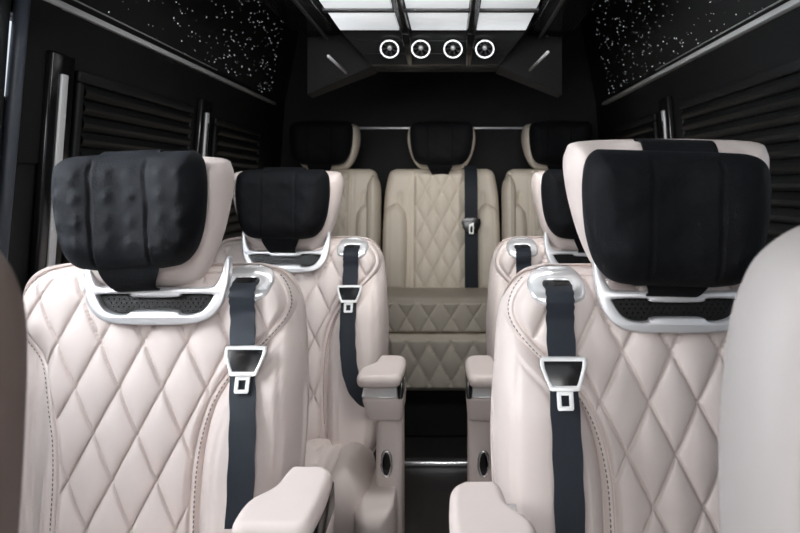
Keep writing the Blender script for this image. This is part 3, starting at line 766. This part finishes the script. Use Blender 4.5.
# thin seams on the vent face
for t in (.42, .72):
    mb = MB(); ya = yV + (yB - yV) * t; za = CZ + .03 + (zV - CZ - .03) * t; xa = xL - .02 + (vL - xL + .02) * t; xb = xR + .02 + (vR - xR - .02) * t
    mb.tube([W(xa + .01, ya - .001, za), W(xb - .01, ya - .001, za)], .0022, 6); mb.build('seam', M['base'], root, smooth=True)
# vents
nrm = Vector((0, -(CZ + .03 - zV), -(yB - yV))).normalized()
ux = Vector((1, 0, 0)); uy = nrm.cross(ux).normalized()
# turned slightly towards the cabin
for px in (390, 421, 453, 484.5):
    dz = (VY - 46.5) / F
    # meet the sloping face
    sl = (zV - CZ - .03) / (yB - yV); y = (CZ + .03 - sl * yV) / (dz - sl); z = dz * y; x = (px - VX) / F * y
    c = Vector(W(x, y, z)); nv = Vector((0, -.86, -.5)).normalized(); vy = nv.cross(ux).normalized()
    cc = c + nv * .022
    R = .034
    ring = lambda rr, off, n=36: [cc + nv * off + (ux * math.cos(t) + vy * math.sin(t)) * rr for t in [2 * math.pi * i / n for i in range(n)]]
    mb = MB()
    prof = [(.029, -.045), (.037, -.04), (.037, .0), (.034, .006), (.029, .002), (.027, -.02), (.002, -.024)]
    vs = []; n = 36
    for rr, off in prof: vs += ring(rr, off)
    fs = [(i*n + j, i*n + (j+1) % n, (i+1)*n + (j+1) % n, (i+1)*n + j) for i in range(len(prof) - 1) for j in range(n)]
    fs += [tuple(range(n)), tuple((len(prof) - 1) * n + j for j in range(n))]
    mb.add(vs, fs); v = mb.build('air_vent', M['gloss_black'], root, smooth=True)
    mb = MB(); mb.tube(ring(.0325, .006), .0028, 8, closed=True); mb.build('ring', M['ring_light'], v, smooth=True)
    mb = MB()
    for i in range(8):
        t = 2 * math.pi * i / 8 + .2; d = ux * math.cos(t) + vy * math.sin(t); e = nv.cross(d)
        p0 = cc + d * .009 - nv * .008; p1 = cc + d * .028 - nv * .008
        mb.hexa([p0 - e * .0018, p0 + e * .0018, p0 + e * .0018 - nv * .01, p0 - e * .0018 - nv * .01, p1 - e * .0035, p1 + e * .0035, p1 + e * .0035 - nv * .01, p1 - e * .0035 - nv * .01])
    mb.build('blades', M['base'], v)
    hub = MB(); hub.tube([cc - nv * .02, cc - nv * .004, cc - nv * .001], [.009, .009, .005], 16); hub.build('hub', M['silver'], v, smooth=True)
# short silver reading-light strips beside the console
for i, (pa, pb_, lab) in enumerate((((328, 56), (346, 73), 'short thin silver strip left of the air vents'), ((548, 52), (530, 70), 'short thin silver strip right of the air vents'))):
    z = .42
    a = px2(*pa, z); b_ = px2(*pb_, z)
    mb = MB(); mb.tube([(0, 0, 0), (b_[0] - a[0], b_[1] - a[1], 0)], .005, 8)
    o = mb.build('strip_light', M['silver'], smooth=True); o.location = (a[0], a[1], EYE + z)
    tag(o, lab, 'strip', 'silver strips on the ceiling')
# long thin silver edges either side of the light panels
for (x, nm) in ((px2(297, 0)[0], 'trim_7'), (px2(560, 2)[0], 'trim_8')):
    mb = MB(); mb.box(x - .006, x + .006, 1.4, 2.75, EYE + CZ - .014, EYE + CZ - .004); structure(mb.build(nm, M['base'], bevel=.002))

# ------------------------------------------------------------------ light, camera
w = bpy.data.worlds.new('World'); sc.world = w; w.use_nodes = True
bg = w.node_tree.nodes['Background']; bg.inputs['Color'].default_value = (.93, .97, 1., 1); bg.inputs['Strength'].default_value = 1.0
def area(name, loc, rot, sx, sy, power, col=(1, 1, 1)):
    l = bpy.data.lights.new(name, 'AREA'); l.shape = 'RECTANGLE'; l.size = sx; l.size_y = sy; l.energy = power; l.color = col
    o = bpy.data.objects.new(name, l); o.location = loc; o.rotation_euler = rot; link(o); return o
area('windshield_daylight', (-.2, -1.0, 1.62), (math.radians(88), 0, math.radians(-4)), 1.3, .6, 20, (1, .99, .98))
area('left_window_daylight', (-1.02, .95, EYE + .22), (math.radians(84), 0, math.radians(-76)), .62, .42, 30, (.985, .99, 1))
area('console_lamp', (-.06, 1.9, EYE + CZ - .04), (math.radians(36), 0, 0), .7, .3, 9.5, (1, .985, .97))
def spot(name, loc, to, power, deg, size=.03, col=(1, .97, .92)):
    l = bpy.data.lights.new(name, 'SPOT'); l.energy = power; l.spot_size = math.radians(deg); l.spot_blend = .7; l.shadow_soft_size = size; l.color = col
    o = bpy.data.objects.new(name, l); o.location = loc; o.rotation_euler = (Vector(to) - Vector(loc)).to_track_quat('-Z', 'Y').to_euler(); link(o)
spot('rear_fill_left', (-.42, 3.10, EYE + .42), (-.2, 3.9, EYE - .06), 9.5, 56)  # added spot pair to brighten the rear backrests, no fitting modelled here
spot('rear_fill_right', (.34, 3.10, EYE + .42), (.12, 3.9, EYE - .06), 9.5, 56)
cam = bpy.data.cameras.new('camera'); co = bpy.data.objects.new('camera', cam); link(co)
co.location = (0, 0, EYE); co.rotation_euler = (math.radians(90), 0, 0)
cam.sensor_width = 36; cam.lens = 36 * F / 800; cam.clip_start = .02
cam.shift_x = -(VX - 400) / 800; cam.shift_y = -(266.5 - VY) / 800
cam.dof.use_dof = True; cam.dof.focus_distance = 1.6; cam.dof.aperture_fstop = 6.5
sc.camera = co
sc.view_settings.view_transform = 'Standard'; sc.view_settings.look = 'None'; sc.view_settings.gamma = 1; sc.view_settings.use_curve_mapping = False
sc.view_settings.exposure = 0.0
sc.cycles.use_denoising = True
sc.cycles.max_bounces = 8
